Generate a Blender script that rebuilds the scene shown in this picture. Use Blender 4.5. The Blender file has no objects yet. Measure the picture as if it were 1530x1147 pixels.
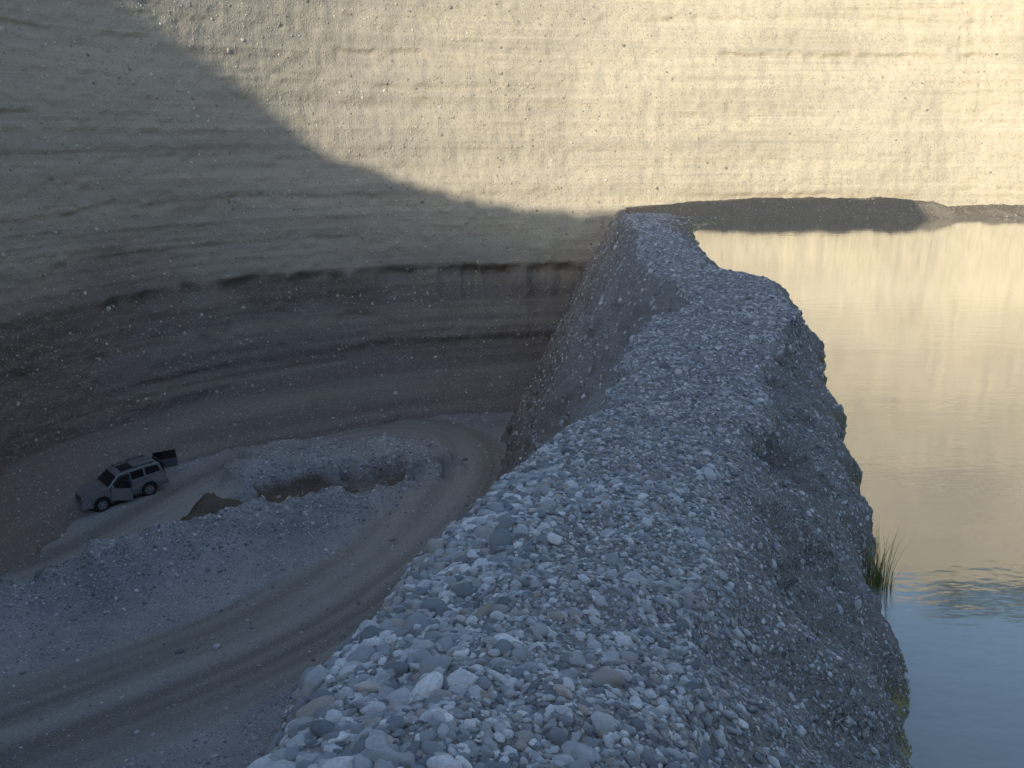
import bpy, bmesh, math, random
import numpy as np
from mathutils import Vector, Matrix
rng=np.random.default_rng(7); random.seed(3)
scene=bpy.context.scene
WATER=-5.0; FLOOR=-16.5

# ---------------------------------------------------------------- noise
def _h(ix,iy,iz,seed):
    n=(ix.astype(np.int64)*374761393+iy.astype(np.int64)*668265263+iz.astype(np.int64)*1274126177+seed*974634777)&0xffffffff
    n=((n^(n>>13))*1274126177)&0xffffffff
    n=(n^(n>>16))&0xffffffff
    return n.astype(np.float64)/4294967295.0
def vn(x,y,z=0.0,seed=0):
    x,y,z=np.broadcast_arrays(np.asarray(x,float),np.asarray(y,float),np.asarray(z,float))
    ix=np.floor(x);iy=np.floor(y);iz=np.floor(z)
    fx=x-ix;fy=y-iy;fz=z-iz
    fx=fx*fx*fx*(fx*(fx*6-15)+10);fy=fy*fy*fy*(fy*(fy*6-15)+10);fz=fz*fz*fz*(fz*(fz*6-15)+10)
    r=0
    for a in (0,1):
        for b in (0,1):
            for c in (0,1):
                w=(fx if a else 1-fx)*(fy if b else 1-fy)*(fz if c else 1-fz)
                r=r+w*_h(ix+a,iy+b,iz+c,seed)
    return r*2-1
def fbm(x,y,z=0.0,seed=0,o=4,g=.5):
    r=0;a=1;f=1
    for i in range(o):
        r=r+a*vn(np.asarray(x)*f,np.asarray(y)*f,np.asarray(z)*f,seed+i*17);a*=g;f*=2.03
    return r
def sstep(a,b,x):
    t=np.clip((x-a)/(b-a),0,1);return t*t*(3-2*t)

# ---------------------------------------------------------------- mesh helpers
def mesh_obj(name,V,F,mat=None,smooth=True,parent=None,attrs=None):
    me=bpy.data.meshes.new(name)
    V=np.asarray(V,dtype=np.float32)
    if isinstance(F,np.ndarray):
        n=len(F);k=F.shape[1]
        me.vertices.add(len(V));me.vertices.foreach_set("co",V.ravel())
        me.loops.add(n*k);me.loops.foreach_set("vertex_index",F.astype(np.int32).ravel())
        me.polygons.add(n);me.polygons.foreach_set("loop_start",np.arange(n,dtype=np.int32)*k)
        me.update(calc_edges=True)
    else:
        me.from_pydata([tuple(v) for v in V],[],F)
    if smooth: me.polygons.foreach_set("use_smooth",np.ones(len(me.polygons),dtype=bool))
    if attrs:
        for k_,a in attrs.items():
            at=me.attributes.new(k_,'FLOAT','POINT');at.data.foreach_set("value",np.asarray(a,dtype=np.float32).ravel())
    me.validate();me.update()
    ob=bpy.data.objects.new(name,me);scene.collection.objects.link(ob)
    if mat: me.materials.append(mat)
    if parent: ob.parent=parent
    return ob
def grid_faces(nr,nc,close=False,flip=False):
    r=np.arange(nr-1 if not close else nr);c=np.arange(nc-1)
    R,C=np.meshgrid(r,c,indexing='ij')
    a=R*nc+C;b=R*nc+C+1;d=((R+1)%nr)*nc+C;e=((R+1)%nr)*nc+C+1
    F=np.stack([a,b,e,d],-1).reshape(-1,4)
    return F[:,::-1].copy() if flip else F
def catmull(P,per=40,closed=False):
    P=np.asarray(P,float);n=len(P);out=[]
    segs=n if closed else n-1
    for i in range(segs):
        if closed: p0,p1,p2,p3=P[(i-1)%n],P[i],P[(i+1)%n],P[(i+2)%n]
        else: p0,p1,p2,p3=P[max(i-1,0)],P[i],P[i+1],P[min(i+2,n-1)]
        t=np.linspace(0,1,per,endpoint=False)[:,None]
        out.append(.5*((2*p1)+(-p0+p2)*t+(2*p0-5*p1+4*p2-p3)*t*t+(-p0+3*p1-3*p2+p3)*t**3))
    if not closed: out.append(P[-1:])
    return np.concatenate(out)
def pchip(xs,ys,x):
    xs=np.asarray(xs,float);ys=np.asarray(ys,float)
    h=np.diff(xs);d=np.diff(ys)/h;m=np.zeros(len(xs))
    m[1:-1]=np.where(d[:-1]*d[1:]>0,2*d[:-1]*d[1:]/(d[:-1]+d[1:]+1e-12),0);m[0]=d[0];m[-1]=d[-1]
    x=np.clip(x,xs[0],xs[-1]);i=np.clip(np.searchsorted(xs,x)-1,0,len(xs)-2)
    t=(x-xs[i])/h[i]
    return (2*t**3-3*t**2+1)*ys[i]+(t**3-2*t**2+t)*h[i]*m[i]+(-2*t**3+3*t**2)*ys[i+1]+(t**3-t**2)*h[i]*m[i+1]

# ---------------------------------------------------------------- material helpers
class NT:
    def __init__(s,name):
        s.m=bpy.data.materials.new(name);s.m.use_nodes=True;s.t=s.m.node_tree;s.n=s.t.nodes;s.l=s.t.links
        s.n.clear();s.out=s.n.new('ShaderNodeOutputMaterial')
        s.b=s.n.new('ShaderNodeBsdfPrincipled');s.l.new(s.b.outputs[0],s.out.inputs[0])
        s.tc=s.n.new('ShaderNodeTexCoord')
    def setv(s,sock,v):
        if hasattr(v,'is_linked') or isinstance(v,bpy.types.NodeSocket): s.l.new(v,sock)
        else: sock.default_value=v
    def mapping(s,scale,rot=(0,0,0),src=None):
        m=s.n.new('ShaderNodeMapping');m.inputs['Scale'].default_value=scale;m.inputs['Rotation'].default_value=rot
        s.l.new(src or s.tc.outputs['Object'],m.inputs[0]);return m.outputs[0]
    def noise(s,scale,detail=4,rough=.55,vec=None,dist=0):
        n=s.n.new('ShaderNodeTexNoise');n.inputs['Scale'].default_value=scale;n.inputs['Detail'].default_value=detail
        n.inputs['Roughness'].default_value=rough;n.inputs['Distortion'].default_value=dist
        s.l.new(vec or s.tc.outputs['Object'],n.inputs['Vector']);return n.outputs['Fac']
    def voro(s,scale,vec=None,feature='F1',rand=1.0):
        n=s.n.new('ShaderNodeTexVoronoi');n.feature=feature;n.inputs['Scale'].default_value=scale;n.inputs['Randomness'].default_value=rand
        s.l.new(vec or s.tc.outputs['Object'],n.inputs['Vector']);return n
    def ramp(s,fac,stops,interp='LINEAR'):
        r=s.n.new('ShaderNodeValToRGB');r.color_ramp.interpolation=interp
        e=r.color_ramp.elements
        while len(e)<len(stops): e.new(.5)
        for i,(p,c) in enumerate(stops):
            e[i].position=p;e[i].color=(c,c,c,1) if not hasattr(c,'__len__') else (*c,1)
        s.l.new(fac,r.inputs[0]);return r.outputs[0]
    def mix(s,fac,a,b,mode='MIX'):
        m=s.n.new('ShaderNodeMix');m.data_type='RGBA';m.blend_type=mode
        s.setv(m.inputs[0],fac)
        for sock,v in ((m.inputs[6],a),(m.inputs[7],b)):
            if isinstance(v,tuple): sock.default_value=(*v,1)
            else: s.l.new(v,sock)
        return m.outputs[2]
    def math(s,op,a,b=0.0,clamp=False):
        m=s.n.new('ShaderNodeMath');m.operation=op;m.use_clamp=clamp
        s.setv(m.inputs[0],a);s.setv(m.inputs[1],b);return m.outputs[0]
    def mr(s,v,a,b,c=0,d=1):
        m=s.n.new('ShaderNodeMapRange');m.inputs[1].default_value=a;m.inputs[2].default_value=b;m.inputs[3].default_value=c;m.inputs[4].default_value=d
        s.l.new(v,m.inputs[0]);return m.outputs[0]
    def attr(s,name):
        a=s.n.new('ShaderNodeAttribute');a.attribute_name=name;return a.outputs['Fac']
    def z(s,i=2):
        x=s.n.new('ShaderNodeSeparateXYZ');s.l.new(s.tc.outputs['Object'],x.inputs[0]);return x.outputs[i]
    def bump(s,h,strength=1,dist=.1,prev=None):
        b=s.n.new('ShaderNodeBump');b.inputs['Strength'].default_value=strength;b.inputs['Distance'].default_value=dist
        s.l.new(h,b.inputs['Height'])
        if prev: s.l.new(prev,b.inputs['Normal'])
        return b.outputs[0]
    def fin(s,col,rough=.9,nrm=None,spec=.2,metal=0):
        s.setv(s.b.inputs['Base Color'],(*col,1) if isinstance(col,tuple) else col)
        s.setv(s.b.inputs['Roughness'],rough);s.b.inputs['Specular IOR Level'].default_value=spec;s.b.inputs['Metallic'].default_value=metal
        if nrm: s.l.new(nrm,s.b.inputs['Normal'])
        return s.m
    def matte(s,col,nrm=None):
        s.n.remove(s.b);d=s.n.new('ShaderNodeBsdfDiffuse');s.setv(d.inputs[0],(*col,1) if isinstance(col,tuple) else col)
        if nrm: s.l.new(nrm,d.inputs['Normal'])
        s.l.new(d.outputs[0],s.out.inputs[0]);return s.m

def pebbles(k,scale,thr=.5,vec=None):
    """pebble dome height + mask + random grey, from voronoi cells"""
    v=k.voro(scale,vec)
    rnd=k.n.new('ShaderNodeSeparateColor');k.l.new(v.outputs['Color'],rnd.inputs[0])
    dome=k.mr(v.outputs['Distance'],.0,.55,1,0)
    on=k.math('GREATER_THAN',rnd.outputs[0],thr)
    edge=k.mr(v.outputs['Distance'],.34,.46,1,0)
    mask=k.math('MULTIPLY',on,edge)
    return dome,mask,rnd.outputs[1],rnd.outputs[2]

# cliff
k=NT("cliff_conglomerate")
st=k.noise(1.0,4,.62,k.mapping((.022,.022,1.15)))
big=k.noise(.11,2,.5)
fine=k.noise(7,4,.65)
run=k.noise(1,3,.6,k.mapping((1.6,1.6,.16)))
col=k.ramp(st,[(.3,(.36,.33,.27)),(.43,(.50,.45,.345)),(.5,(.45,.405,.315)),(.57,(.56,.50,.375)),(.7,(.44,.40,.325))])
col=k.mix(k.ramp(big,[(.4,0.),(.62,.55)]),col,(.62,.555,.42))
col=k.mix(k.ramp(run,[(.36,.24),(.55,0.)]),col,(.36,.33,.28))
# weaker bounce light painted in: face goes greyer and darker towards the pit side
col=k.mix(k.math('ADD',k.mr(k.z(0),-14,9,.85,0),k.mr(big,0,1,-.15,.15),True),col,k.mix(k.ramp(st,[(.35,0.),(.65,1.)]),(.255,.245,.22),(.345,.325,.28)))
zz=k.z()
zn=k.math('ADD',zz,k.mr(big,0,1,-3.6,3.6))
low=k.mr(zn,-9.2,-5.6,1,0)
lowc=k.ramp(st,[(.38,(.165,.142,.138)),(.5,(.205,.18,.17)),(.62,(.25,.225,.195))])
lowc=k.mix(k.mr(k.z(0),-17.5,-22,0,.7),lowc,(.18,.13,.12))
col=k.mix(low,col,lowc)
zb_=k.math('ADD',zz,k.mr(k.noise(1,3,.6,k.mapping((.16,.16,.3))),0,1,-1.0,1.0))
band=k.math('MULTIPLY',k.mr(zb_,-10.2,-9.2,0,1),k.mr(zb_,-8.5,-8.0,1,0))
band=k.math('MULTIPLY',band,k.ramp(k.noise(1,2,.5,k.mapping((.09,.09,.02))),[(.42,.15),(.56,.75)]))
col=k.mix(band,col,(.115,.095,.085))
col=k.mix(k.ramp(fine,[(.35,.35),(.55,0.)]),col,(.26,.24,.21))
d1,m1,g1,h1=pebbles(k,8,.6)
pc=k.ramp(g1,[(0,(.24,.235,.22)),(.5,(.41,.385,.335)),(1,(.60,.565,.48))])
col=k.mix(k.math('MULTIPLY',m1,.35),col,pc)
hh=k.math('ADD',k.math('MULTIPLY',fine,.6),k.math('MULTIPLY',k.math('MULTIPLY',d1,m1),.4))
hh=k.math('ADD',hh,k.math('ADD',k.math('MULTIPLY',st,.9),k.math('MULTIPLY',run,.75)))
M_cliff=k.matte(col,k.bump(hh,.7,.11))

# gravel ridge
def gravel_mat(name,tone,fines,wet=False,soil=False,s=1.0):
    k=NT(name)
    big=k.noise(.7,3,.6);fine=k.noise(30,3,.7)
    d1,m1,g1,h1=pebbles(k,22*s,.2);d2,m2,g2,h2=pebbles(k,52*s,.1)
    def pr(g): return k.ramp(g,[(0,tuple(c*.4 for c in tone)),(.35,tuple(c*.75 for c in tone)),(.7,tuple(c*1.15 for c in tone)),(1,tuple(min(c*1.9,.7) for c in tone))])
    base=k.mix(k.ramp(fine,[(.35,0.),(.65,1.)]),tuple(c*.6 for c in fines),fines)
    col=k.mix(k.math('MULTIPLY',m2,.85),base,pr(g2))
    col=k.mix(k.math('MULTIPLY',m1,k.ramp(big,[(.4,.45),(.6,.9)])),col,pr(g1))
    col=k.mix(k.ramp(big,[(.38,.35),(.6,0.)]),col,fines)
    if wet:
        pond=k.attr("pond");slope=k.attr("slope")
        col=k.mix(k.math('MULTIPLY',slope,.42),col,(.18,.172,.162))
        zz=k.math('ADD',k.z(),k.mr(k.noise(2.5,3,.6),0,1,-.25,.25))
        col=k.mix(k.math('MULTIPLY',pond,k.mr(zz,-4.85,-4.5,.75,0)),col,(.17,.155,.085))
        col=k.mix(k.math('MULTIPLY',pond,k.mr(zz,-5.0,-4.84,.8,0)),col,(.38,.37,.19))
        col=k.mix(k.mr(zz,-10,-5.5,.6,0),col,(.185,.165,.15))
    h=k.math('ADD',k.math('MULTIPLY',k.math('MULTIPLY',d1,m1),.7),k.math('MULTIPLY',k.math('MULTIPLY',d2,m2),.3))
    h=k.math('ADD',h,k.math('MULTIPLY',fine,.25))
    return k.matte(col,k.bump(h,.9,.05/s))
M_ridge=gravel_mat("ridge_gravel_bed",(.40,.41,.425),(.29,.282,.27),wet=True)
M_bank=gravel_mat("bank_gravel",(.29,.275,.245),(.27,.245,.20),s=.6)

# floor
k=NT("pit_ground")
road=k.attr("road");rut=k.attr("rut");soil=k.attr("soil")
fine=k.noise(9,4,.7);big=k.noise(.35,4,.6)
d1,m1,g1,h1=pebbles(k,13,.3)
gcol=k.mix(k.ramp(big,[(.35,0.),(.65,1.)]),(.235,.24,.25),(.36,.367,.38))
pr=lambda g:k.ramp(g,[(0,(.14,.145,.155)),(.5,(.33,.337,.35)),(1,(.58,.59,.60))])
gcol=k.mix(k.math('MULTIPLY',m1,.8),gcol,pr(g1))
rcol=k.mix(rut,(.185,.178,.162),(.36,.355,.335))
rcol=k.mix(k.ramp(fine,[(.35,.4),(.6,0.)]),rcol,(.225,.222,.215))
rcol=k.mix(k.math('MULTIPLY',m1,.45),rcol,pr(g1))
scol=k.mix(k.ramp(fine,[(.3,0.),(.7,1.)]),(.105,.088,.074),(.165,.14,.115))
rr=k.math('ADD',road,k.mr(k.noise(1.6,4,.7),0,1,-.35,.35))
col=k.mix(k.mr(rr,.3,.75,0,1),gcol,rcol)
col=k.mix(k.mr(k.math('ADD',soil,k.mr(k.noise(3,4,.7),0,1,-.4,.4)),.3,.7,0,1),col,scol)
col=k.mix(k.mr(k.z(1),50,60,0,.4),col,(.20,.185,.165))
h=k.math('ADD',k.math('MULTIPLY',fine,.6),k.math('MULTIPLY',k.math('MULTIPLY',d1,m1),.45))
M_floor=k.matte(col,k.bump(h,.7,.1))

# hill / plateau
k=NT("grassland_hill")
n=k.noise(.3,4,.7);M_hill=k.matte(k.ramp(n,[(.35,(.05,.07,.025)),(.6,(.12,.12,.05)),(.75,(.2,.17,.1))]))

# stones
k=NT("river_pebbles")
oi=k.n.new('ShaderNodeObjectInfo')
c=k.ramp(oi.outputs['Random'],[(0,(.14,.155,.178)),(.14,(.20,.215,.243)),(.32,(.28,.295,.32)),(.5,(.36,.372,.395)),(.56,(.33,.30,.26)),(.64,(.40,.412,.435)),(.8,(.49,.502,.525)),(.93,(.61,.62,.64)),(.985,(.75,.755,.755)),(1,(.40,.30,.26))])
nn=k.noise(3.5,2,.65)
c=k.mix(k.ramp(nn,[(.4,.35),(.62,0.)]),c,(.25,.25,.25))
M_peb=k.matte(c)
k=NT("cliff_cobble")
oi=k.n.new('ShaderNodeObjectInfo')
M_cob=k.matte(k.ramp(oi.outputs['Random'],[(0,(.20,.195,.185)),(.4,(.34,.32,.28)),(.75,(.44,.415,.365)),(1,(.57,.545,.49))]))

# ---------------------------------------------------------------- instanced stones
def stone_tree(name,mat,sub_=3):
    g=bpy.data.node_groups.new(name,'GeometryNodeTree')
    g.interface.new_socket("Geometry",in_out='INPUT',socket_type='NodeSocketGeometry')
    g.interface.new_socket("Geometry",in_out='OUTPUT',socket_type='NodeSocketGeometry')
    N=g.nodes.new;L=g.links.new
    gi=N('NodeGroupInput');go=N('NodeGroupOutput')
    j=N('GeometryNodeJoinGeometry')
    for i in range(8):
        ico=N('GeometryNodeMeshIcoSphere');ico.inputs['Radius'].default_value=1;ico.inputs['Subdivisions'].default_value=sub_
        pos=N('GeometryNodeInputPosition')
        nz=N('ShaderNodeTexNoise');nz.noise_dimensions='4D';nz.inputs['W'].default_value=i*7.3;nz.inputs['Scale'].default_value=.85;nz.inputs['Detail'].default_value=1.5
        L(pos.outputs[0],nz.inputs['Vector'])
        sub=N('ShaderNodeVectorMath');sub.operation='SUBTRACT';sub.inputs[1].default_value=(.5,.5,.5);L(nz.outputs['Color'],sub.inputs[0])
        sc=N('ShaderNodeVectorMath');sc.operation='SCALE';sc.inputs['Scale'].default_value=1.1;L(sub.outputs[0],sc.inputs[0])
        sp=N('GeometryNodeSetPosition');L(ico.outputs['Mesh'],sp.inputs['Geometry']);L(sc.outputs[0],sp.inputs['Offset'])
        ss=N('GeometryNodeSetShadeSmooth');L(sp.outputs[0],ss.inputs['Geometry'])
        sm=N('GeometryNodeSetMaterial');sm.inputs['Material'].default_value=mat;L(ss.outputs[0],sm.inputs['Geometry'])
        gt=N('GeometryNodeGeometryToInstance');L(sm.outputs[0],gt.inputs[0]);L(gt.outputs[0],j.inputs[0])
    def na(n,t):
        a=N('GeometryNodeInputNamedAttribute');a.data_type=t;a.inputs['Name'].default_value=n
        return [o for o in a.outputs if o.enabled and o.name=='Attribute'][0]
    iop=N('GeometryNodeInstanceOnPoints');iop.inputs['Pick Instance'].default_value=True
    L(gi.outputs[0],iop.inputs['Points']);L(j.outputs[0],iop.inputs['Instance'])
    L(na('pick','INT'),iop.inputs['Instance Index'])
    er=N('FunctionNodeEulerToRotation');L(na('rot','FLOAT_VECTOR'),er.inputs[0]);L(er.outputs[0],iop.inputs['Rotation'])
    L(na('scl','FLOAT_VECTOR'),iop.inputs['Scale']);L(iop.outputs[0],go.inputs[0])
    return g
T_peb=stone_tree("pebble_scatter",M_peb);T_pebf=stone_tree("pebble_scatter_small",M_peb,2);T_cob=stone_tree("cobble_scatter",M_cob,2)
def scatter(name,V,F,wfun,n,sizefun,tree,embed=.15,flat=(.45,.8)):
    P=V[F];c=P.mean(1)
    nr=np.cross(P[:,2]-P[:,0],P[:,3]-P[:,1]);ar=np.linalg.norm(nr,axis=1)+1e-12;nr=nr/ar[:,None]
    w=ar*wfun(c,nr);w=np.maximum(w,0);w/=w.sum()
    idx=rng.choice(len(F),n,p=w)
    u=rng.random((n,1));v=rng.random((n,1));Q=P[idx]
    pt=(Q[:,0]*(1-u)+Q[:,1]*u)*(1-v)+(Q[:,3]*(1-u)+Q[:,2]*u)*v
    nn=nr[idx]
    r=sizefun(pt,nn)
    # basis: normal + jitter
    zz=nn+rng.normal(0,.28,(n,3));zz/=np.linalg.norm(zz,axis=1)[:,None]
    t=rng.normal(0,1,(n,3));x=np.cross(t,zz);x/=np.linalg.norm(x,axis=1)[:,None];y=np.cross(zz,x)
    # R columns x,y,z ; euler XYZ : R=Rz*Ry*Rx
    ey=-np.arcsin(np.clip(x[:,2],-1,1));ex=np.arctan2(y[:,2],zz[:,2]);ez=np.arctan2(x[:,1],x[:,0])
    rot=np.stack([ex,ey,ez],1)
    f=rng.uniform(flat[0],flat[1],n);e=rng.uniform(.65,1.0,n)
    scl=np.stack([r,r*e,r*f*.9],1)
    pt=pt+nn*(r*f*embed)[:,None]
    me=bpy.data.meshes.new(name);me.vertices.add(n);me.vertices.foreach_set("co",pt.astype(np.float32).ravel())
    for nm,a in (("rot",rot),("scl",scl)):
        at=me.attributes.new(nm,'FLOAT_VECTOR','POINT');at.data.foreach_set("vector",a.astype(np.float32).ravel())
    at=me.attributes.new("pick",'INT','POINT');at.data.foreach_set("value",rng.integers(0,8,n).astype(np.int32))
    ob=bpy.data.objects.new(name,me);scene.collection.objects.link(ob)
    md=ob.modifiers.new("scatter",'NODES');md.node_group=tree
    return ob

# ---------------------------------------------------------------- cliff ring
ring=[(-23,5),(-23,25),(-22,38),(-20.3,44.5),(-17.3,50.5),(-12.4,56),(-6,60.2),(1,62.2),(8,63.8),(16,65),(30,66),(50,66),(68,58),(75,40),(75,10),(65,-12),(40,-20),(10,-22),(-12,-20),(-20,-10)]
C=catmull(ring,60,True)
seg=np.linalg.norm(np.roll(C,-1,0)-C,axis=1)
vis=(C[:,1]>34)&(C[:,0]<42)
cum=np.concatenate([[0],np.cumsum(seg*np.where(vis,1/.10,1/.8))])
N=int(cum[-1]);tt=np.linspace(0,cum[-1],N,endpoint=False)
CC=np.vstack([C,C[:1]]);cx=np.interp(tt,cum,CC[:,0]);cy=np.interp(tt,cum,CC[:,1])
S=np.interp(tt,cum,np.concatenate([[0],np.cumsum(seg)]))
tx=np.interp(tt,cum,np.append(np.gradient(C[:,0]),np.gradient(C[:,0])[0]));ty=np.interp(tt,cum,np.append(np.gradient(C[:,1]),np.gradient(C[:,1])[0]))
ll=np.hypot(tx,ty);ox,oy=-ty/ll,tx/ll     # ring runs clockwise seen from above -> left of travel is outward
rim=7.4+17.4*sstep(-21,-9,cx)*sstep(20,50,cy)
rim=np.where((cy<20)&(cx>-10),12,rim);rim=np.where(cx>55,12+6*sstep(60,70,cx),rim)
rim=rim+(.8*vn(S*.12,0,0,5)+.4*vn(S*.5,0,0,6))*np.where(cx<-18,.4,1)
nz=320
zr=np.linspace(0,1,nz)
Z=-17.2+(rim[:,None]+17.2)*zr[None,:]
X0=cx[:,None];Y0=cy[:,None];SS=S[:,None]
out=.17*(Z+16.5)
def ledge(z0,a,dec,seed,patch,soft=.18):
    zl=z0+.35*vn(SS*.06,0,0,seed)+.10*vn(SS*.45,0,0,seed+1)+.08*vn(SS*1.9,0,0,seed+5)
    d=zl-Z
    amp=a*np.clip(.15+1.4*patch*vn(SS*.13,0,0,seed+2)+.6*fbm(SS*.7,0,0,seed+3,3),0,1.1)
    return amp*np.exp(-np.maximum(d,0)/dec)*sstep(-soft,soft,d)
for a_ in ((-8.3,.8,1.7,20,.5,.4),(-6.0,.2,.5,70,.6),(-3.6,.15,.4,77,.8),(1.0,.30,.3,30,.8),(4.7,.30,.35,40,.8),(6.9,.2,.3,50,.6),(-1.3,.15,.3,60,.8),(2.9,.15,.3,64,.8),(-10.6,.25,.8,80,.7,.3),(-12.3,.15,.5,90,.7),(10,.4,.5,100,.5),(14,.4,.5,110,.5)):
    out=out+ledge(*a_)
out=out-.5*fbm(SS*.09,Z*.07,0,200,2)-.05*fbm(SS*.4,Z*.7,0,210,3)
out=out-.04*fbm(SS*1.6,Z*2.6,0,220,4)                       # pebbly roughness
wob=SS+.8*vn(SS*.2,Z*.25,0,233)
rl=fbm(wob*.9,Z*.14,0,230,3);out=out+.03*np.abs(rl)
out=out+.05*fbm(SS*.03,Z*1.9,0,240,4)
tal=np.maximum(-13.6+.9*vn(SS*.15,0,0,250)-Z,0);out=out-tal*.85-.1*tal*vn(SS*.8,Z,0,251)
VX=X0+ox[:,None]*out;VY=Y0+oy[:,None]*out
Vc=np.stack([VX,VY,Z],-1)
Vcl=Vc.reshape(-1,3);Fcl=grid_faces(N,nz,True)
# normals should face inwards (pit side)
def orient(V,F,test):
    P=V[F];nr=np.cross(P[:,2]-P[:,0],P[:,3]-P[:,1]);c=P.mean(1)
    return F[:,::-1].copy() if (np.sum(nr*test(c))<0) else F
Fcl=orient(Vcl,Fcl,lambda c:np.stack([10-c[:,0],20-c[:,1],0*c[:,0]],1))
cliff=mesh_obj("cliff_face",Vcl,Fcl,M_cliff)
# plateau skirt outwards
offs=[0,.6,2,6,15,40,120,600,3000]
top=Vc[::4,-1,:];oo=np.stack([ox[::4],oy[::4]],1)
ctr=np.array([20.,22.])
rows=[]
for i,o in enumerate(offs):
    p=top.copy()
    if o<15: p[:,:2]+=oo*o
    else:
        q=top[:,:2]-ctr;q=q/np.linalg.norm(q,axis=1)[:,None];p[:,:2]+=oo*6+q*(o-6)
    p[:,2]+=[0,.15,.3,.5,0,0,0,0,0][i]+(.25*vn(p[:,0]*.6,p[:,1]*.6,0,9) if i else 0)
    if o>=15: w=sstep(10,150,o);p[:,2]=p[:,2]*(1-w)+8*w
    rows.append(p)
rows=np.stack(rows,1);Vp=rows.reshape(-1,3);Fp=orient(Vp,grid_faces(len(top),len(offs),True),lambda c:np.array([[0,0,1.]])+0*c)
mesh_obj("plateau_ground",Vp,Fp,M_hill)

# ---------------------------------------------------------------- hill behind the viewpoint (it shades the pit)
hx=[-160,-110,-80,-72,-69.4,-68.7,-67.9,-66.6,-65.4,-62.5,-58.4,-54.9,-48,-44.9,-40.5,-29.6,-28.6,-24,-10,20,60,110]
hz=[30,36,37,36.4,35.6,34.2,32.6,31.0,29.6,28.5,27.3,26.7,26.3,27.1,27.5,27.6,26.3,22,19,17,14,8]
xs=np.concatenate([np.linspace(-160,-80,40),np.linspace(-79.7,-20,300),np.linspace(-19,110,60)])
cz=np.interp(xs,hx,hz)+.2*vn(xs*.9,0,0,301)+.3*vn(xs*1.6,0,0,302)*sstep(-50,-60,xs)+.12*vn(xs*3.7,0,0,303)
yo=np.array([-70,-45,-25,-14,-8,-4,-2,-.8,0,.8,2,4,6,8,9.5]);dz=np.array([-26,-16,-9,-5,-2.6,-1.2,-.5,-.15,0,-.3,-1.2,-4,-8,-13,-24])
HV=np.stack([np.broadcast_to(xs[:,None],(len(xs),len(yo))),np.broadcast_to(-30+yo[None,:],(len(xs),len(yo))),cz[:,None]+dz[None,:]],-1).reshape(-1,3)
HF=orient(HV,grid_faces(len(xs),len(yo)),lambda c:np.array([[0,0,1.]])+0*c)
mesh_obj("hill",HV,HF,M_hill)

# ---------------------------------------------------------------- pit floor + road
CARP=np.array([-18.2,44.2]);CARD=np.array([-.74,-.67])
def poly(pts,x,y,per=30):
    c=catmull(pts,per);best=np.full(x.shape,1e9);sd=np.zeros(x.shape);al=np.zeros(x.shape);L=0
    for i in range(len(c)-1):
        a=c[i];b=c[i+1];d=b-a;l=np.hypot(*d)
        t=np.clip(((x-a[0])*d[0]+(y-a[1])*d[1])/(l*l),0,1)
        dx=x-(a[0]+t*d[0]);dy=y-(a[1]+t*d[1]);dd=np.hypot(dx,dy);m=dd<best
        best=np.where(m,dd,best);sd=np.where(m,np.sign(d[0]*dy-d[1]*dx)*dd,sd);al=np.where(m,L+t*l,al);L+=l
    return best,sd,al
ROAD=[(-26,12),(-19,20.5),(-13.4,25.8),(-9.9,29.4),(-6.9,33.6),(-4.7,38.2),(-3.2,43.6),(-2.6,49.0),(-3.6,54.0),(-6.8,55.8),(-10.2,53.6),(-13.4,49.2),(-15.2,44.6),(-17.6,40),(-20,36),(-24,31)]
BERM=[(-24,29.8),(-18.4,33.2),(-15.6,35.2),(-12.9,37.2),(-9.9,39.6),(-7.2,42.0),(-5.7,44.6),(-5.8,47)]
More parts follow.
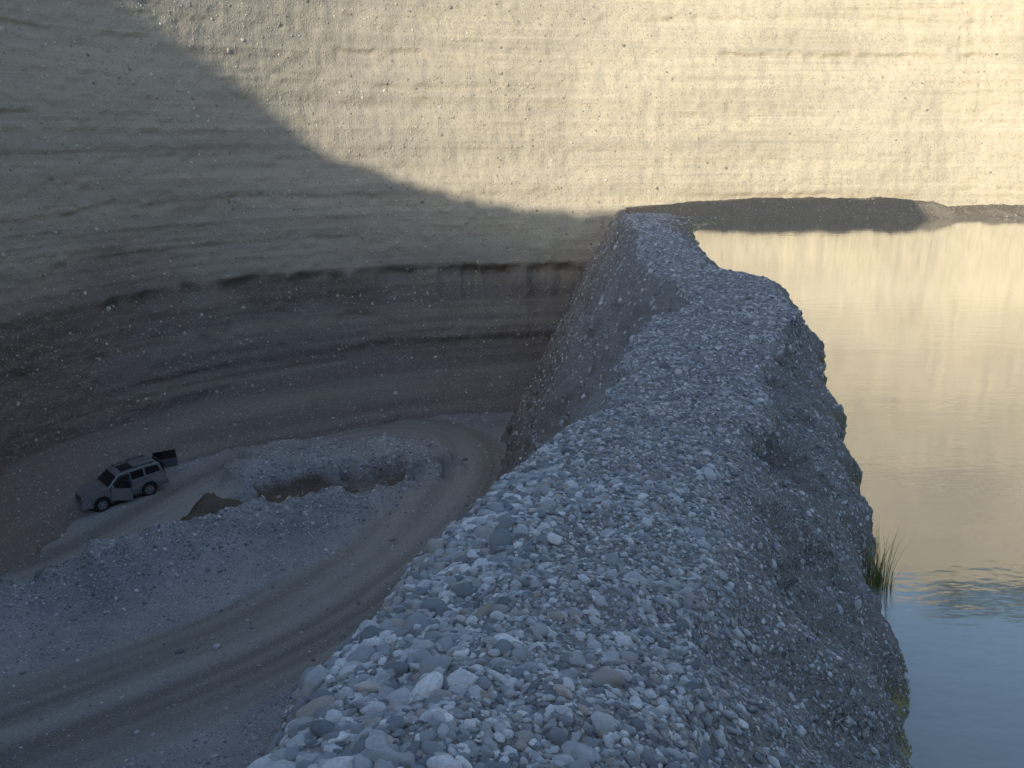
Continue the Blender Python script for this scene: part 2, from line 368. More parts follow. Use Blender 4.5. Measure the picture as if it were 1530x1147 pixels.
def floor_fn(x,y):
    z=np.full(x.shape,FLOOR)+.12*fbm(x*.18,y*.18,0,400,3)
    rd,rs,ra=poly(ROAD,x,y,10)
    wid=2.6+.5*vn(ra*.12,0,0,410)+1.3*sstep(40,24,y)
    road=1-sstep(wid*.75,wid*1.2,rd)
    rut=.5+.45*vn(rs*1.0+3,ra*.045,0,411)+.4*vn(rs*2.6,ra*.07,0,412)+.2*vn(rs*5,ra*.1,0,413)
    z=z-.10*road+road*.08*rut
    bd,bs,ba=poly(BERM,x,y,10)
    hgt=(1.35+.35*vn(ba*.35,0,0,420)+.25*vn(ba*1.1,0,0,422))*(.4+.6*sstep(20.5,14,ba-4))
    nearside=bs<0
    w=np.where(nearside,1.7,.8)
    prof=np.exp(-(bd/w)**2)
    z=z+hgt*prof*(1+.22*fbm(x*1.2,y*1.2,0,421,3))
    def ell(cx_,cy_,a,b,ang):
        c,s=math.cos(ang),math.sin(ang);u=((x-cx_)*c+(y-cy_)*s)/a;v=(-(x-cx_)*s+(y-cy_)*c)/b
        return np.hypot(u,v)+.22*fbm(x*.9,y*.9,0,430,4)
    e1=ell(-9.3,44.6,5.2,2.6,.42)
    h1=1-sstep(.70,.96,e1)
    isl=1-sstep(.85,1.1,ell(-8.8,47.6,5.4,4.2,.35))
    z=z+.7*isl-1.05*h1
    # brown spoil heap next to the hollow
    e3=ell(-12.9,40.5,2.5,1.4,.75);m3=np.clip(1-e3,0,1)**.8;z=z+1.5*m3
    soil=np.clip(1.4*sstep(0.02,.2,m3)+h1*(.85+.35*vn(x*.6,y*.6,0,440)),0,1)
    g=np.exp(-((x-CARP[0])**2+(y-CARP[1])**2)/60.)
    z=z+g*(-.09)*((x-CARP[0])*CARD[0]+(y-CARP[1])*CARD[1])
    z=z+.035*fbm(x*2.2,y*2.2,0,450,3)*(1-.7*road)+.9*sstep(28,14,y)*sstep(-8,0,x)
    grav=np.clip(prof+isl*.7,0,1)
    return z,road*(1-grav*.8),np.clip(rut,0,1),soil,grav
gx=np.arange(-30,10,.16);gy=np.concatenate([np.arange(-24,18,.8),np.arange(18,66,.15)])
GX,GY=np.meshgrid(gx,gy,indexing='ij')
fz,froad,frut,fsoil,fgrav=floor_fn(GX,GY)
Vf=np.stack([GX,GY,fz],-1).reshape(-1,3);Ff=orient(Vf,grid_faces(len(gx),len(gy)),lambda c:np.array([[0,0,1.]])+0*c)
A={"road":froad.ravel(),"rut":frut.ravel(),"soil":fsoil.ravel()}
fr=froad.ravel()[Ff].mean(1)>.5
def sub(F):
    u,inv=np.unique(F,return_inverse=True);return u,inv.reshape(F.shape)
for nm,msk in (("dirt_road",fr),("pit_floor",~fr)):
    u,F2=sub(Ff[msk]);mesh_obj(nm,Vf[u],F2,M_floor,attrs={k_:v_[u] for k_,v_ in A.items()})
def floor_z(x,y):
    return float(floor_fn(np.array([[float(x)]]),np.array([[float(y)]]))[0][0,0])

# ---------------------------------------------------------------- ridge (dike)
#  y, left edge x, right edge x, top z, waterline x, base run on the pit side
ST=[(-26,-1.4,.1,-1.6,2.6,5),(0,-.85,.25,-1.70,2.6,5),(2.58,-.70,.42,-1.8,2.8,5),(3.31,-.60,.55,-1.9,2.85,5),(4.05,-.47,.69,-2.0,2.9,5),(5.05,-.27,.92,-2.1,2.97,5),
(6.9,.10,1.43,-2.35,3.13,5),(8.4,.45,1.9,-2.55,3.52,5),(10.25,1.05,2.51,-2.75,4.05,5.2),(12.9,1.47,3.2,-3.0,4.74,5.3),(16.2,2.05,4.3,-3.2,5.45,5.4),(18.6,2.75,5.2,-3.33,6.0,5.6),(20.4,3.75,5.9,-3.42,6.5,6),
(24.2,4.1,6.5,-3.55,7.3,6.2),(26.5,4.0,6.65,-3.6,7.4,6.2),(28.6,3.94,5.95,-3.65,7.3,6.2),(33.1,4.2,6.1,-3.75,7.4,6.4),(40.3,5.08,6.6,-3.9,7.9,6.7),(46,5.5,6.9,-4.02,8.5,6.6),(51,5.8,7.3,-4.15,9.1,6.5),(56,6.3,8.4,-4.42,10.4,6.4),(60,6.6,10,-4.68,12.,6.4),(72,7.0,13,-4.8,15,6.2)]
ST=np.array(ST,float)
ys=[-26.]
while ys[-1]<71:
    y=ys[-1];ys.append(y+(.5 if y<1 else .018+.0042*y))
ys=np.array(ys)
Lx,Rx,Tz,Wx,Bx=[pchip(ST[:,0],ST[:,i],ys) for i in range(1,6)]
Tz=Tz+.05*vn(ys*.35,0,0,498)*sstep(8,20,ys)
Lx=Lx+.09*vn(ys*.9,0,0,500)+.05*vn(ys*2.7,0,0,501);Rx=Rx+.12*vn(ys*.7,0,0,502)+.05*vn(ys*2.3,0,0,503)
Wx=Wx+.12*vn(ys*1.0,0,0,504)+.09*vn(ys*3.1,0,0,505)+.04*vn(ys*8,0,0,506)
uL=np.linspace(1,0,110,endpoint=False);uT=np.linspace(0,1,80,endpoint=False);uR=np.linspace(0,1,120,endpoint=False);uU=np.linspace(0,1,16)
Yg=ys[:,None];O=0*Yg
zl=-17.2
XL=Lx[:,None]-Bx[:,None]*(uL[None]**.92);ZL=Tz[:,None]+(zl-Tz[:,None])*(uL[None])
uT_=uT[None];XT=Lx[:,None]+(Rx-Lx)[:,None]*uT_;ZT=Tz[:,None]+.07*np.sin(np.pi*uT_)-.10*uT_**2
uR_=uR[None];XR=Rx[:,None]+(Wx-Rx)[:,None]*uR_;ZR=(Tz-.10)[:,None]+(WATER-.0-Tz+.10)[:,None]*(.82*uR_**1.12+.18*uR_**6)
XU=Wx[:,None]+uU[None]*4;ZU=WATER-uU[None]*4.5+O
X=np.concatenate([XL,XT,XR,XU],1);Zr=np.concatenate([ZL,ZT,ZR,ZU],1);Y=np.broadcast_to(Yg,X.shape).copy()
wL=np.concatenate([uL[None]**.35+O,0*XT,0*XR,0*XU],1);wR=np.concatenate([0*XL,0*XT,np.sin(np.pi*np.clip(uR_,0,1))**.6+O,0*XU],1)
wT=np.concatenate([0*XL,np.sin(np.pi*uT_)**.4+O,0*XR,0*XU],1)
nb=fbm(Y*.45,Zr*.5,X*.2,510,4);n2=fbm(X*2.4,Y*2.4,Zr*2.4,520,4);n3=fbm(X*9,Y*9,Zr*9,530,3)
UU=np.concatenate([0*XL-9,0*XT-9,uR_+O,0*XU+9],1)
wLn=wL*sstep(64,56,Y)
X=X-wLn*(.5*nb+.18*n2)+wR*(.26*fbm(Y*.7,Zr*.8,0,540,4)+.12*n2)
Zr=Zr+wT*.06*n2+.016*n3+wR*.03*fbm(X*5,Y*5,0,545,3)
for (sy,su,ry,ru,dp) in ((9.3,.35,1.2,.22,.38),(12.5,.3,1.6,.25,.35),(6.3,.45,.6,.16,.25),(16,.45,1.5,.3,.3),(4.8,.55,.7,.2,.16)):
    q=((Y-sy)/ry)**2+((UU-su)/ru)**2+.5*n2
    X=X-dp*np.exp(-np.maximum(q,0)**1.5)*wR
pond_a=np.concatenate([0*XL,0*XT,1+0*XR,1+0*XU],1);slope_a=np.concatenate([0*XL,0*XT,sstep(0,.15,uR_)+O,1+0*XU],1)
Vr=np.stack([X,Y,Zr],-1).reshape(-1,3);Fr=orient(Vr,grid_faces(*X.shape),lambda c:np.array([[0,0,1.]])+0*c)
ridge=mesh_obj("gravel_ridge",Vr,Fr,M_ridge,attrs={"pond":pond_a.ravel(),"slope":slope_a.ravel()})

# ---------------------------------------------------------------- far gravel bank along the cliff foot
bp=catmull([(7.6,56.5),(9,59),(11,60.9),(14,62.2),(18,62.9),(22,63.1),(26,63.0),(30,63.4),(36,63.6),(50,63)],60)
bs_=np.concatenate([[0],np.cumsum(np.linalg.norm(np.diff(bp,axis=0),axis=1))])
tg=np.gradient(bp,axis=0);tg/=np.linalg.norm(tg,axis=1)[:,None];nb_=np.stack([-tg[:,1],tg[:,0]],1) # toward cliff
hb=np.interp(bp[:,0],[7.6,9,11,14,18,24,26,27.5,50],[.1,.3,.62,.92,1.02,.95,.8,.4,.3])+.10*vn(bs_*.8,0,0,601)*sstep(8,12,bp[:,0])
ww=np.linspace(-2.4,6,60)
prof=np.where(ww<-.2,np.clip(1-(-.2-ww)/1.5,-1.0,1),1-.05*np.abs(ww))
BX=bp[:,0,None]+nb_[:,0,None]*ww;BY=bp[:,1,None]+nb_[:,1,None]*ww
BZ=WATER+hb[:,None]*np.where(prof>0,sstep(0,1,prof)*.5+prof*.5,prof*2)+.09*fbm(BX*1.3,BY*1.3,0,610,4)*sstep(8,12,BX)
Vb=np.stack([BX,BY,BZ],-1).reshape(-1,3);Fb=orient(Vb,grid_faces(*BX.shape),lambda c:np.array([[0,0,1.]])+0*c)
keep=(Vb[Fb].mean(1)[:,0]>7.2);Fb=Fb[keep]
mesh_obj("gravel_bank",Vb,Fb,M_bank)

# ---------------------------------------------------------------- pond
k=NT("pond_water")
k.n.remove(k.b)
nA=k.noise(1,3,.5,k.mapping((.8,1.6,1)));nB=k.noise(1,2,.5,k.mapping((5,9,1)))
h=k.math('ADD',k.math('MULTIPLY',nA,.7),k.math('MULTIPLY',nB,.2))
bp_=k.bump(h,.36,.02)
dif=k.n.new('ShaderNodeBsdfDiffuse');dif.inputs[0].default_value=(.21,.22,.195,1)
gl=k.n.new('ShaderNodeBsdfGlossy');gl.inputs['Roughness'].default_value=.045;gl.inputs[0].default_value=(.97,.97,.95,1);k.l.new(bp_,gl.inputs['Normal'])
fr_=k.n.new('ShaderNodeFresnel');fr_.inputs['IOR'].default_value=1.4;k.l.new(bp_,fr_.inputs['Normal'])
fac=k.math('MULTIPLY',fr_.outputs[0],2.2,True)
mx=k.n.new('ShaderNodeMixShader');k.l.new(fac,mx.inputs[0]);k.l.new(dif.outputs[0],mx.inputs[1]);k.l.new(gl.outputs[0],mx.inputs[2])
k.l.new(mx.outputs[0],k.out.inputs[0]);M_water=k.m
wy=np.concatenate([ys[(ys>-24)][::6],[72.]])
a=np.interp(wy,ys,(Lx+Rx)/2)
VW=[];FW=[]
for i,y in enumerate(wy): VW+= [(a[i],y,WATER),(80,y,WATER)]
for i in range(len(wy)-1): FW.append((2*i,2*i+1,2*i+3,2*i+2))
mesh_obj("pond_water",VW,FW,M_water,smooth=False)

# ---------------------------------------------------------------- stones
def lx_at(y): return np.interp(y,ys,Lx)
def rx_at(y): return np.interp(y,ys,Rx)
def w_top(c,n):
    y=c[:,1];x=c[:,0]
    top=sstep(-.12,.0,x-lx_at(y))
    slope=sstep(-.1,.25,x-rx_at(y))
    v=(y>1.6)&(y<60)&(c[:,2]>WATER+.0)
    d=np.minimum(1.,(5./np.maximum(y,1))**1.4)
    return v*d*top*(1-.5*slope)
def s_top(p,n):
    y=p[:,1];x=p[:,0];N_=len(y)
    s=.0105*np.exp(rng.normal(0,.45,N_))
    left=np.exp(-((x-lx_at(y)-.15)/.33)**2)
    slope=sstep(-.15,.35,x-rx_at(y))
    patch=vn(x*1.3,y*1.3,0,700)
    s=s*(1+.6*left*sstep(10,5,y)+.25*patch)*(1-.2*slope)
    s=s*(1+.045*np.maximum(y-5,0))
    bigr=rng.random(N_)<.010*(1+1.5*left)
    s=np.where(bigr,s*rng.uniform(1.6,2.4,N_),s)
    return np.clip(s,.006,.07)
scatter("ridge_pebbles",Vr,Fr,w_top,105000,s_top,T_peb,embed=.12,flat=(.42,.75))
def w_face(c,n):
    y=c[:,1];x=c[:,0]
    return ((y>14)&(x<lx_at(y)+.02)&(c[:,2]>-16.6))*np.minimum(1,(20/np.maximum(y,1))**.5)
scatter("ridge_face_stones",Vr,Fr,w_face,18000,lambda p,n:np.clip(.027*np.exp(rng.normal(0,.45,len(p)))*(1+.012*p[:,1]),.012,.13),T_pebf,embed=-.1)
fg=fgrav.ravel();froa=froad.ravel()
gi_=fg[Ff].mean(1);ri_=froa[Ff].mean(1);so_=fsoil.ravel()[Ff].mean(1)
def w_floor(c,n): return ((c[:,1]>21)&(c[:,1]<62)&(c[:,0]<0))*(.05+1.0*gi_*(1-ri_)+.14*(1-ri_))*(1-.95*sstep(.2,.55,so_))
scatter("pit_floor_stones",Vf,Ff,w_floor,24000,lambda p,n:np.clip(.031*np.exp(rng.normal(0,.5,len(p))),.015,.17),T_pebf,embed=.1)
def w_cl(c,n):
    band=.4+.6*sstep(-.1,.5,fbm(c[:,0]*.03,c[:,1]*.03,c[:,2]*.9,800,3))
    return ((c[:,1]>36)&(c[:,0]<38)&(c[:,2]<11))*band*(1-.6*sstep(0,15,c[:,0]))
scatter("cliff_cobbles",Vcl,Fcl,w_cl,15000,lambda p,n:np.clip(.033*np.exp(rng.normal(0,.5,len(p))),.015,.2),T_cob,embed=-.25,flat=(.6,.9))
scatter("bank_stones",Vb,Fb,lambda c,n:(c[:,2]>WATER)*1.,1500,lambda p,n:.04*np.exp(rng.normal(0,.35,len(p))),T_cob,embed=-.1)

# ---------------------------------------------------------------- plants
k=NT("grass_blades");gn=k.noise(9,2);M_grass=k.fin(k.ramp(gn,[(.35,(.09,.14,.04)),(.55,(.19,.21,.08)),(.7,(.38,.33,.17))]),.6,None,.2)
def tuft(name,loc,n,hgt,rad,mat,wd=1):
    V=[];F=[]
    for i in range(n):
        a=random.uniform(0,6.283);r=rad*random.random()**.7*.5
        b=Vector((r*math.cos(a),r*math.sin(a),-.03));h=hgt*random.uniform(.2,1)**1.3;lean=random.uniform(.05,.4)*h
        a2=a+random.uniform(-.8,.8);d=Vector((math.cos(a2),math.sin(a2),0));s=Vector((-d.y,d.x,0));w=random.uniform(.003,.006)*wd
        st=len(V);ns=5
        for j in range(ns+1):
            t=j/ns;p=b+d*lean*t*t+Vector((0,0,h*(t-.25*t*t*lean/h)));ww_=w*(1-t*.92)
            V+=[p-s*ww_,p+s*ww_]
        for j in range(ns): F.append((st+2*j,st+2*j+1,st+2*j+3,st+2*j+2))
    o=mesh_obj(name,[tuple(v) for v in V],F,mat,smooth=True);o.location=loc;return o
def surf_z(x,y):
    i=np.argmin(np.abs(ys-y));row=np.stack([X[i],Zr[i]],1);m=row[:,0];o=np.argsort(m)
    return float(np.interp(x,m[o],row[o,1]))
def wat_x(y): return float(np.interp(y,ys,Wx))
tuft("grass_tuft",(wat_x(10.6)+.08,10.6,WATER+.03),120,.8,.38,M_grass)
k=NT("weed_leaves");M_weed=k.fin((.06,.12,.05),.6)
for (x,y,n,hh_) in ((2.3,9.2,50,.14),(1.55,4.9,16,.06),(2.75,10.1,26,.1)):
    tuft("weed_plant",(x,y,surf_z(x,y)),n,hh_,.22,M_weed,1.6)
# shrubs on the cliff rim
k=NT("shrub_leaves");gn=k.noise(1.5,3);M_shrub=k.fin(k.ramp(gn,[(.35,(.05,.08,.02)),(.65,(.16,.20,.05))]),.7)
V=[];F=[]
for c_ in range(60):
    cxx=random.uniform(34,64);cyy=random.uniform(72,75.5);r=random.uniform(.8,1.9);cz_=25.0+r*.7
    for i in range(260):
        d=Vector((random.gauss(0,1),random.gauss(0,1),random.gauss(0,1))).normalized()*r*random.uniform(.45,1.1)
        p=Vector((cxx,cyy,cz_))+Vector((d.x,d.y,d.z*.9));u=Vector((random.gauss(0,1),random.gauss(0,1),random.gauss(0,1))).normalized();w=u.orthogonal().normalized()
        s=random.uniform(.08,.16);st=len(V);V+=[p-u*s,p+w*s*.6,p+u*s,p-w*s*.6];F.append((st,st+1,st+2,st+3))
mesh_obj("rim_shrubs",[tuple(v) for v in V],F,M_shrub,smooth=False)

# ---------------------------------------------------------------- parked car
def simple(name,col,rough=.5,metal=0,spec=.5,coat=0):
    k=NT(name);n=k.noise(14,4,.6);c=k.mix(k.ramp(n,[(.4,.0),(.75,.35)]),col,(.16,.145,.12) if metal or coat else tuple(x*.8 for x in col))
    m=k.fin(c,rough,None,spec,metal);k.b.inputs['Coat Weight'].default_value=coat;return m
P_sil=simple("silver_paint",(.36,.385,.41),.25,.65,.5,.7);P_clad=simple("grey_cladding",(.16,.17,.18),.45,.2)
P_glass=simple("tinted_glass",(.012,.014,.018),.08,0,.6);P_black=simple("black_trim",(.02,.02,.02),.6)
P_tyre=simple("tyre_rubber",(.022,.022,.024),.85);P_rim=simple("alloy_rim",(.5,.5,.52),.35,.7)
P_seat=simple("seat_fabric",(.05,.08,.20),.9);P_head=simple("headlamp_glass",(.6,.62,.65),.15,.3);P_red=simple("tail_lamp",(.35,.02,.02),.3);P_in=simple("door_lining",(.09,.10,.12),.8);P_plate=simple("number_plate",(.7,.7,.68),.5)
car=bpy.data.objects.new("parked_car",None);scene.collection.objects.link(car)
def bm_obj(name,bm,mat,bev=0,smooth=True):
    me=bpy.data.meshes.new(name);bmesh.ops.recalc_face_normals(bm,faces=bm.faces);bm.to_mesh(me);bm.free()
    me.materials.append(mat);o=bpy.data.objects.new(name,me);scene.collection.objects.link(o);o.parent=car
    if bev:
        b=o.modifiers.new("b",'BEVEL');b.width=bev;b.segments=3;b.limit_method='ANGLE';b.angle_limit=math.radians(25)
    return o
def extr(name,pts,hw,mat,bev=.03,taper=None,y0=None):
    bm=bmesh.new();rings=[]
    for s in (1,-1):
        rings.append([bm.verts.new((x,(y0[0] if s>0 else y0[1]) if y0 else s*(hw if not taper else taper(x,z)),z)) for x,z in pts])
    bm.faces.new(rings[0]);bm.faces.new(rings[1][::-1]);n=len(pts)
    for i in range(n): bm.faces.new((rings[0][i],rings[0][(i+1)%n],rings[1][(i+1)%n],rings[1][i]))
    return bm_obj(name,bm,mat,bev)
def box(name,c,s,mat,bev=.01,rot=None,parent=None):
    bm=bmesh.new();bmesh.ops.create_cube(bm,size=1)
    for v in bm.verts: v.co=Vector((v.co.x*s[0],v.co.y*s[1],v.co.z*s[2]))
    o=bm_obj(name,bm,mat,bev);o.location=c
    if rot:o.rotation_euler=rot
    return o
FW_,RW_=1.40,-1.27;WR=.39
def arch(cx_,r,z0):
    a0=math.asin((z0-.42)/r) if abs((z0-.42)/r)<1 else 0
    return [(cx_+r*math.cos(a),.42+r*math.sin(a)) for a in np.linspace(math.pi-a0,a0,13)]
zb=.38
low=[(2.32,.42),(2.36,.62),(2.33,.86),(2.22,1.03),(1.9,1.09),(1.15,1.17),(.95,1.19),(-2.2,1.22),(-2.30,1.15),(-2.34,.8),(-2.34,.45)]
bottom=[(RW_-.48,zb)]+arch(RW_,.48,zb+.001)+[(RW_+.48,zb),(FW_-.5,zb)]+arch(FW_,.48,zb+.001)+[(FW_+.5,zb)]
def tp(x,z):
    w=.90-.10*max(0,(z-.95))**1.2
    if x>1.6: w-=.10*((x-1.6)/.76)**2
    if x<-2.0: w-=.05*((-2.0-x)/.34)
    return w
extr("body",bottom[::1]+low,.9,P_sil,.035,tp)
def tg_(x,z):
    return .855-.17*max(0,z-1.19)/.66
gh=[(.98,1.18),(.90,1.22),(.28,1.72),(.12,1.77),(-1.0,1.80),(-2.02,1.76),(-2.12,1.70),(-2.24,1.21),(-2.22,1.17)]
extr("greenhouse",gh,.85,P_sil,.03,tg_)
def sidepoly(name,pts,mat,off=.012):
    for s in (1,-1):
        bm=bmesh.new();vs=[bm.verts.new((x,s*(tg_(x,z)+off),z)) for x,z in pts];vb=[bm.verts.new((x,s*(tg_(x,z)-.02),z)) for x,z in pts];bm.faces.new(vs);n=len(pts)
        for i in range(n): bm.faces.new((vs[i],vs[(i+1)%n],vb[(i+1)%n],vb[i]))
        bm_obj(name,bm,mat)
sidepoly("rear_side_window",[(-.42,1.26),(-.42,1.67),(-1.12,1.69),(-1.12,1.26)],P_glass)
sidepoly("cargo_window",[(-1.24,1.27),(-1.24,1.69),(-1.96,1.65),(-2.08,1.29)],P_glass)
sidepoly("front_window",[(.72,1.26),(.24,1.62),(.16,1.66),(-.32,1.67),(-.32,1.26)],P_glass)
def quad(name,vs,mat,th=.01):
    bm=bmesh.new();f=bm.faces.new([bm.verts.new(v) for v in vs]);bm.normal_update()
    r=bmesh.ops.extrude_face_region(bm,geom=[f]);nv=[e for e in r['geom'] if isinstance(e,bmesh.types.BMVert)];nn_=f.normal.copy()
    for v in nv: v.co+=nn_*th
    return bm_obj(name,bm,mat)
quad("windscreen",[(.905,-.74,1.27),(.905,.74,1.27),(.37,.64,1.69),(.37,-.64,1.69)],P_glass,.02)
quad("sunroof",[(-.05,-.4,1.792),(-.05,.4,1.792),(-.75,.4,1.806),(-.75,-.4,1.806)],P_glass,.012)
for s in (1,-1):
    box("roof_rail",(-.85,s*.62,1.85),(1.9,.04,.035),P_black,.01)
    for xx in (-.0,-.85,-1.7): box("rail_foot",(xx,s*.62,1.82),(.08,.04,.06),P_black,.005)
    extr("side_cladding",[(.88,.36),(.88,.66),(-.76,.66),(-.76,.36)],.9,P_clad,.01,None,(s*.925,s*.86))
    extr("rear_cladding",[(-1.78,.42),(-1.78,.66),(-2.34,.68),(-2.36,.42)],.9,P_clad,.01,None,(s*.91,s*.8))
    box("running_board",(.05,s*.93,.33),(1.7,.16,.05),P_black,.01)
    for wx in (FW_,RW_):
        bm=bmesh.new();m=16;ra=[];
        for i in range(m+1):
            a=math.pi*(-.05)+math.pi*1.1*i/m
            for (r_,yy) in ((.47,.885),(.55,.90),(.55,.955),(.47,.965)):
                ra.append(bm.verts.new((wx+r_*math.cos(a),s*yy*(1 if wx<0 else .985),.42+r_*math.sin(a))))
        for i in range(m):
            for j in range(4): bm.faces.new((ra[4*i+j],ra[4*i+(j+1)%4],ra[4*i+4+(j+1)%4],ra[4*i+4+j]))
        bm_obj("wheel_arch",bm,P_clad)
        bm=bmesh.new();bmesh.ops.create_cone(bm,cap_ends=True,segments=24,radius1=.475,radius2=.475,depth=.35,matrix=Matrix.Translation((wx,s*.66,.42))@Matrix.Rotation(math.pi/2,4,'X'));bm_obj("wheel_well",bm,P_black)
        prof_=[(.22,-.10),(.24,-.125),(.34,-.13),(.385,-.10),(.39,-.05),(.39,.05),(.385,.10),(.34,.13),(.24,.125),(.22,.10)]
        bm=bmesh.new();sg=32;vs=[[bm.verts.new((wx+r_*math.cos(2*math.pi*i/sg),s*.82+yy,WR+r_*math.sin(2*math.pi*i/sg))) for r_,yy in prof_] for i in range(sg)]
        for i in range(sg):
            for j in range(len(prof_)-1): bm.faces.new((vs[i][j],vs[i][j+1],vs[(i+1)%sg][j+1],vs[(i+1)%sg][j]))
        bm_obj("tyre",bm,P_tyre)
        for q in range(6):
            a=q*math.pi/3;box("spoke",(wx+.11*math.cos(a),s*.93,WR+.11*math.sin(a)),(.2,.03,.07),P_rim,.008,(0,-a,0))
        bm=bmesh.new();vs=[[bm.verts.new((wx+r_*math.cos(2*math.pi*i/sg),s*yy,WR+r_*math.sin(2*math.pi*i/sg))) for r_,yy in ((.245,.945),(.20,.94),(.19,.86))] for i in range(sg)]
        for i in range(sg):
            for j in range(2): bm.faces.new((vs[i][j],vs[i][j+1],vs[(i+1)%sg][j+1],vs[(i+1)%sg][j]))
        bm_obj("rim",bm,P_rim)
        bm=bmesh.new();bmesh.ops.create_cone(bm,cap_ends=True,segments=24,radius1=.2,radius2=.2,depth=.02,matrix=Matrix.Translation((wx,s*.875,WR))@Matrix.Rotation(math.pi/2,4,'X'));bm_obj("brake_disc",bm,P_black)
    box("mirror",(.72,s*1.0,1.26),(.12,.22,.17),P_sil,.03)
    quad("headlight",[(2.345,s*.50,.80),(2.28,s*.79,.82),(2.23,s*.78,.98),(2.30,s*.50,.97)][::s],P_head,.03)
    quad("indicator",[(2.37,s*.50,.56),(2.31,s*.74,.56),(2.31,s*.74,.64),(2.37,s*.50,.64)][::s],P_head,.02)
    box("tail_light",(-2.32,s*.80,.98),(.05,.12,.36),P_red,.01)
    box("door_handle",(-.95,s*.885,1.08),(.16,.03,.03),P_clad,.005)
box("grille",(2.33,0,.88),(.06,.92,.18),P_black,.02,(0,.1,0))
for zz_ in (.83,.88,.93): box("grille_bar",(2.366,0,zz_),(.02,.88,.016),P_rim,.003)
extr("front_bumper",[(2.3,.36),(2.44,.40),(2.46,.55),(2.42,.68),(2.3,.70)],.8,P_sil,.03,lambda x,z:.86-.3*max(0,x-2.3))
box("air_intake",(2.455,0,.46),(.03,.8,.1),P_black,.01);box("number_plate",(2.468,0,.56),(.015,.5,.11),P_plate,.003)
extr("rear_bumper",[(-2.3,.40),(-2.44,.42),(-2.46,.60),(-2.42,.68),(-2.3,.68)],.85,P_clad,.02)
for s in (1,-1):
    for xs_ in (.86,-.36,-1.18): box("door_seam",(xs_,s*(.893),.85),(.012,.012,.62),P_black,.0)
extr("door_opening",[(.80,.50),(.80,1.15),(.66,1.27),(.22,1.62),(.14,1.66),(-.30,1.67),(-.32,.50)],.9,P_black,0,None,(.915,.72))
box("driver_seat",(-.05,.80,.86),(.5,.28,.14),P_seat,.04);box("seat_back",(-.26,.84,1.15),(.12,.2,.56),P_seat,.04,(0,-.2,0))
hinge=bpy.data.objects.new("front_door",None);scene.collection.objects.link(hinge);hinge.parent=car;hinge.location=(.82,.93,0);hinge.rotation_euler=(0,0,math.radians(-45))
def door_part(name,pts,mat,y0,y1,par):
    o=extr(name,pts,.9,mat,.008,None,(y0,y1));o.parent=par;return o
door_part("door_leaf",[(0,.48),(0,1.22),(-1.14,1.22),(-1.14,.48)],P_sil,.03,-.03,hinge)
door_part("door_lining",[(-.06,.54),(-.06,1.16),(-1.08,1.16),(-1.08,.54)],P_in,-.031,-.06,hinge)
door_part("door_frame",[(0,1.22),(-.08,1.24),(-.58,1.66),(-1.14,1.70),(-1.14,1.22),(-1.09,1.22),(-1.09,1.65),(-.60,1.61),(-.14,1.24)],P_black,.02,-.02,hinge)
door_part("door_glass",[(-.14,1.22),(-.60,1.61),(-1.09,1.65),(-1.09,1.22)],P_glass,.005,-.005,hinge)
box("tailgate_opening",(-2.30,0,1.18),(.12,1.36,.86),P_black,.01,(0,-.12,0))
tg2=bpy.data.objects.new("tailgate",None);scene.collection.objects.link(tg2);tg2.parent=car;tg2.location=(-2.36,-.80,0);tg2.rotation_euler=(0,0,math.radians(-20))
door_part("gate_leaf",[(0,.70),(0,1.22),(-1.32,1.22),(-1.32,.70)],P_in,.03,-.03,tg2)
door_part("gate_frame",[(0,1.22),(-.02,1.74),(-1.28,1.74),(-1.32,1.22),(-1.24,1.22),(-1.22,1.68),(-.09,1.68),(-.09,1.22)],P_black,.025,-.025,tg2)
door_part("gate_glass",[(-.09,1.22),(-.09,1.68),(-1.22,1.68),(-1.24,1.22)],P_glass,.006,-.006,tg2)
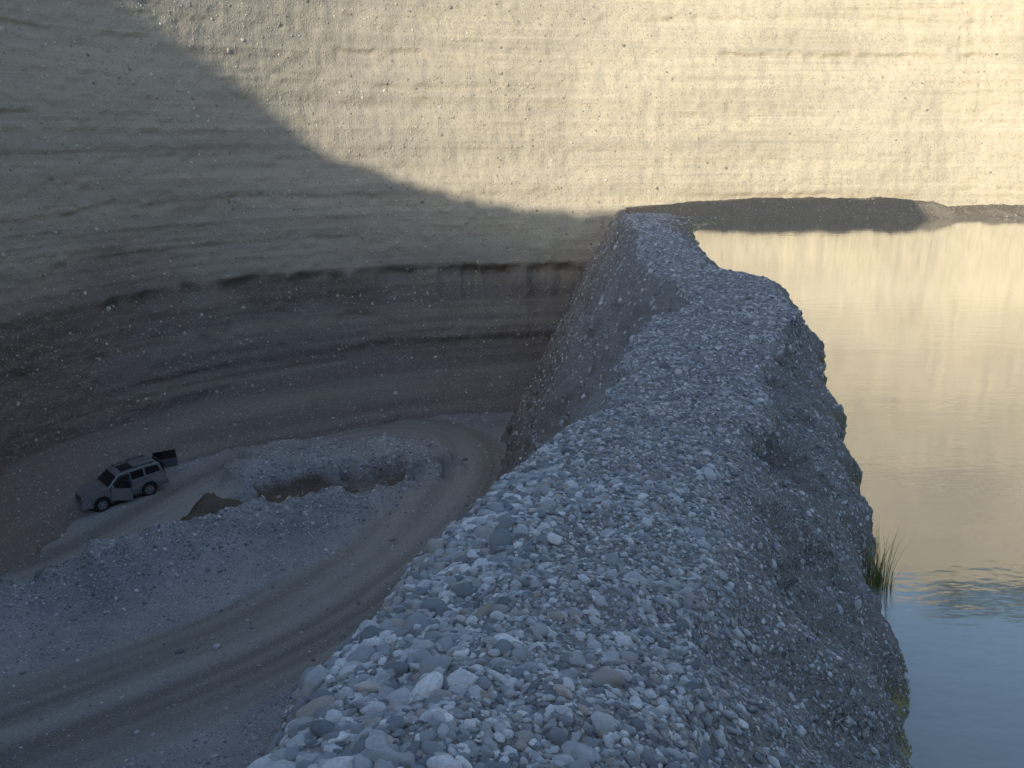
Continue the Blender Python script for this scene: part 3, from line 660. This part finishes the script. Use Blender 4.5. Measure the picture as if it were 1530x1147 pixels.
bm=bmesh.new();bmesh.ops.create_cone(bm,cap_ends=True,segments=28,radius1=.36,radius2=.36,depth=.2,matrix=Matrix.Translation((-.66,-.15,1.05))@Matrix.Rotation(math.pi/2,4,'X'));o=bm_obj("spare_wheel",bm,P_tyre,.03);o.parent=tg2
CS=.83
X_=Vector((CARD[0],CARD[1],0)).normalized();Yl=Vector((-X_.y,X_.x,0))
def gz(fx,fy):
    p=Vector((CARP[0],CARP[1],0))+(X_*fx+Yl*fy)*CS;return floor_z(p.x,p.y)
zf=(gz(FW_,.82)+gz(FW_,-.82))/2;zrr=(gz(RW_,.82)+gz(RW_,-.82))/2
zl_=(gz(FW_,.82)+gz(RW_,.82))/2;zr_=(gz(FW_,-.82)+gz(RW_,-.82))/2
fx=(X_*(FW_-RW_)*CS+Vector((0,0,zf-zrr))).normalized();fy=(Yl*1.64*CS+Vector((0,0,zl_-zr_))).normalized();fz_=fx.cross(fy).normalized();fy=fz_.cross(fx)
Mx=Matrix((fx,fy,fz_)).transposed().to_4x4();Mx.translation=Vector((CARP[0],CARP[1],(zf+zrr)/2-.02));car.matrix_world=Mx@Matrix.Scale(CS,4)

# ---------------------------------------------------------------- light, sky, camera
sd=Vector((-.5,-.8660254,.2867)).normalized()
sun=bpy.data.lights.new("sun",'SUN');sun.energy=5.0;sun.angle=math.radians(.4);sun.color=(1,.875,.68)
so=bpy.data.objects.new("sun",sun);scene.collection.objects.link(so);so.rotation_euler=(-sd).to_track_quat('-Z','Y').to_euler()
w=bpy.data.worlds.new("World");scene.world=w;w.use_nodes=True;nt=w.node_tree
sk=nt.nodes.new('ShaderNodeTexSky');sk.sky_type='NISHITA';sk.sun_disc=False;sk.sun_elevation=math.radians(16);sk.sun_rotation=math.radians(210)
bg=nt.nodes['Background'];bg.inputs[1].default_value=.27;nt.links.new(sk.outputs[0],bg.inputs[0])
cam=bpy.data.cameras.new("camera");cam.lens=35.3;cam.sensor_width=36;cam.clip_end=6000;cam.clip_start=.05
co=bpy.data.objects.new("camera",cam);scene.collection.objects.link(co);co.rotation_euler=(math.radians(76),0,0);scene.camera=co
scene.view_settings.view_transform='Standard';scene.view_settings.look='None';scene.view_settings.exposure=0
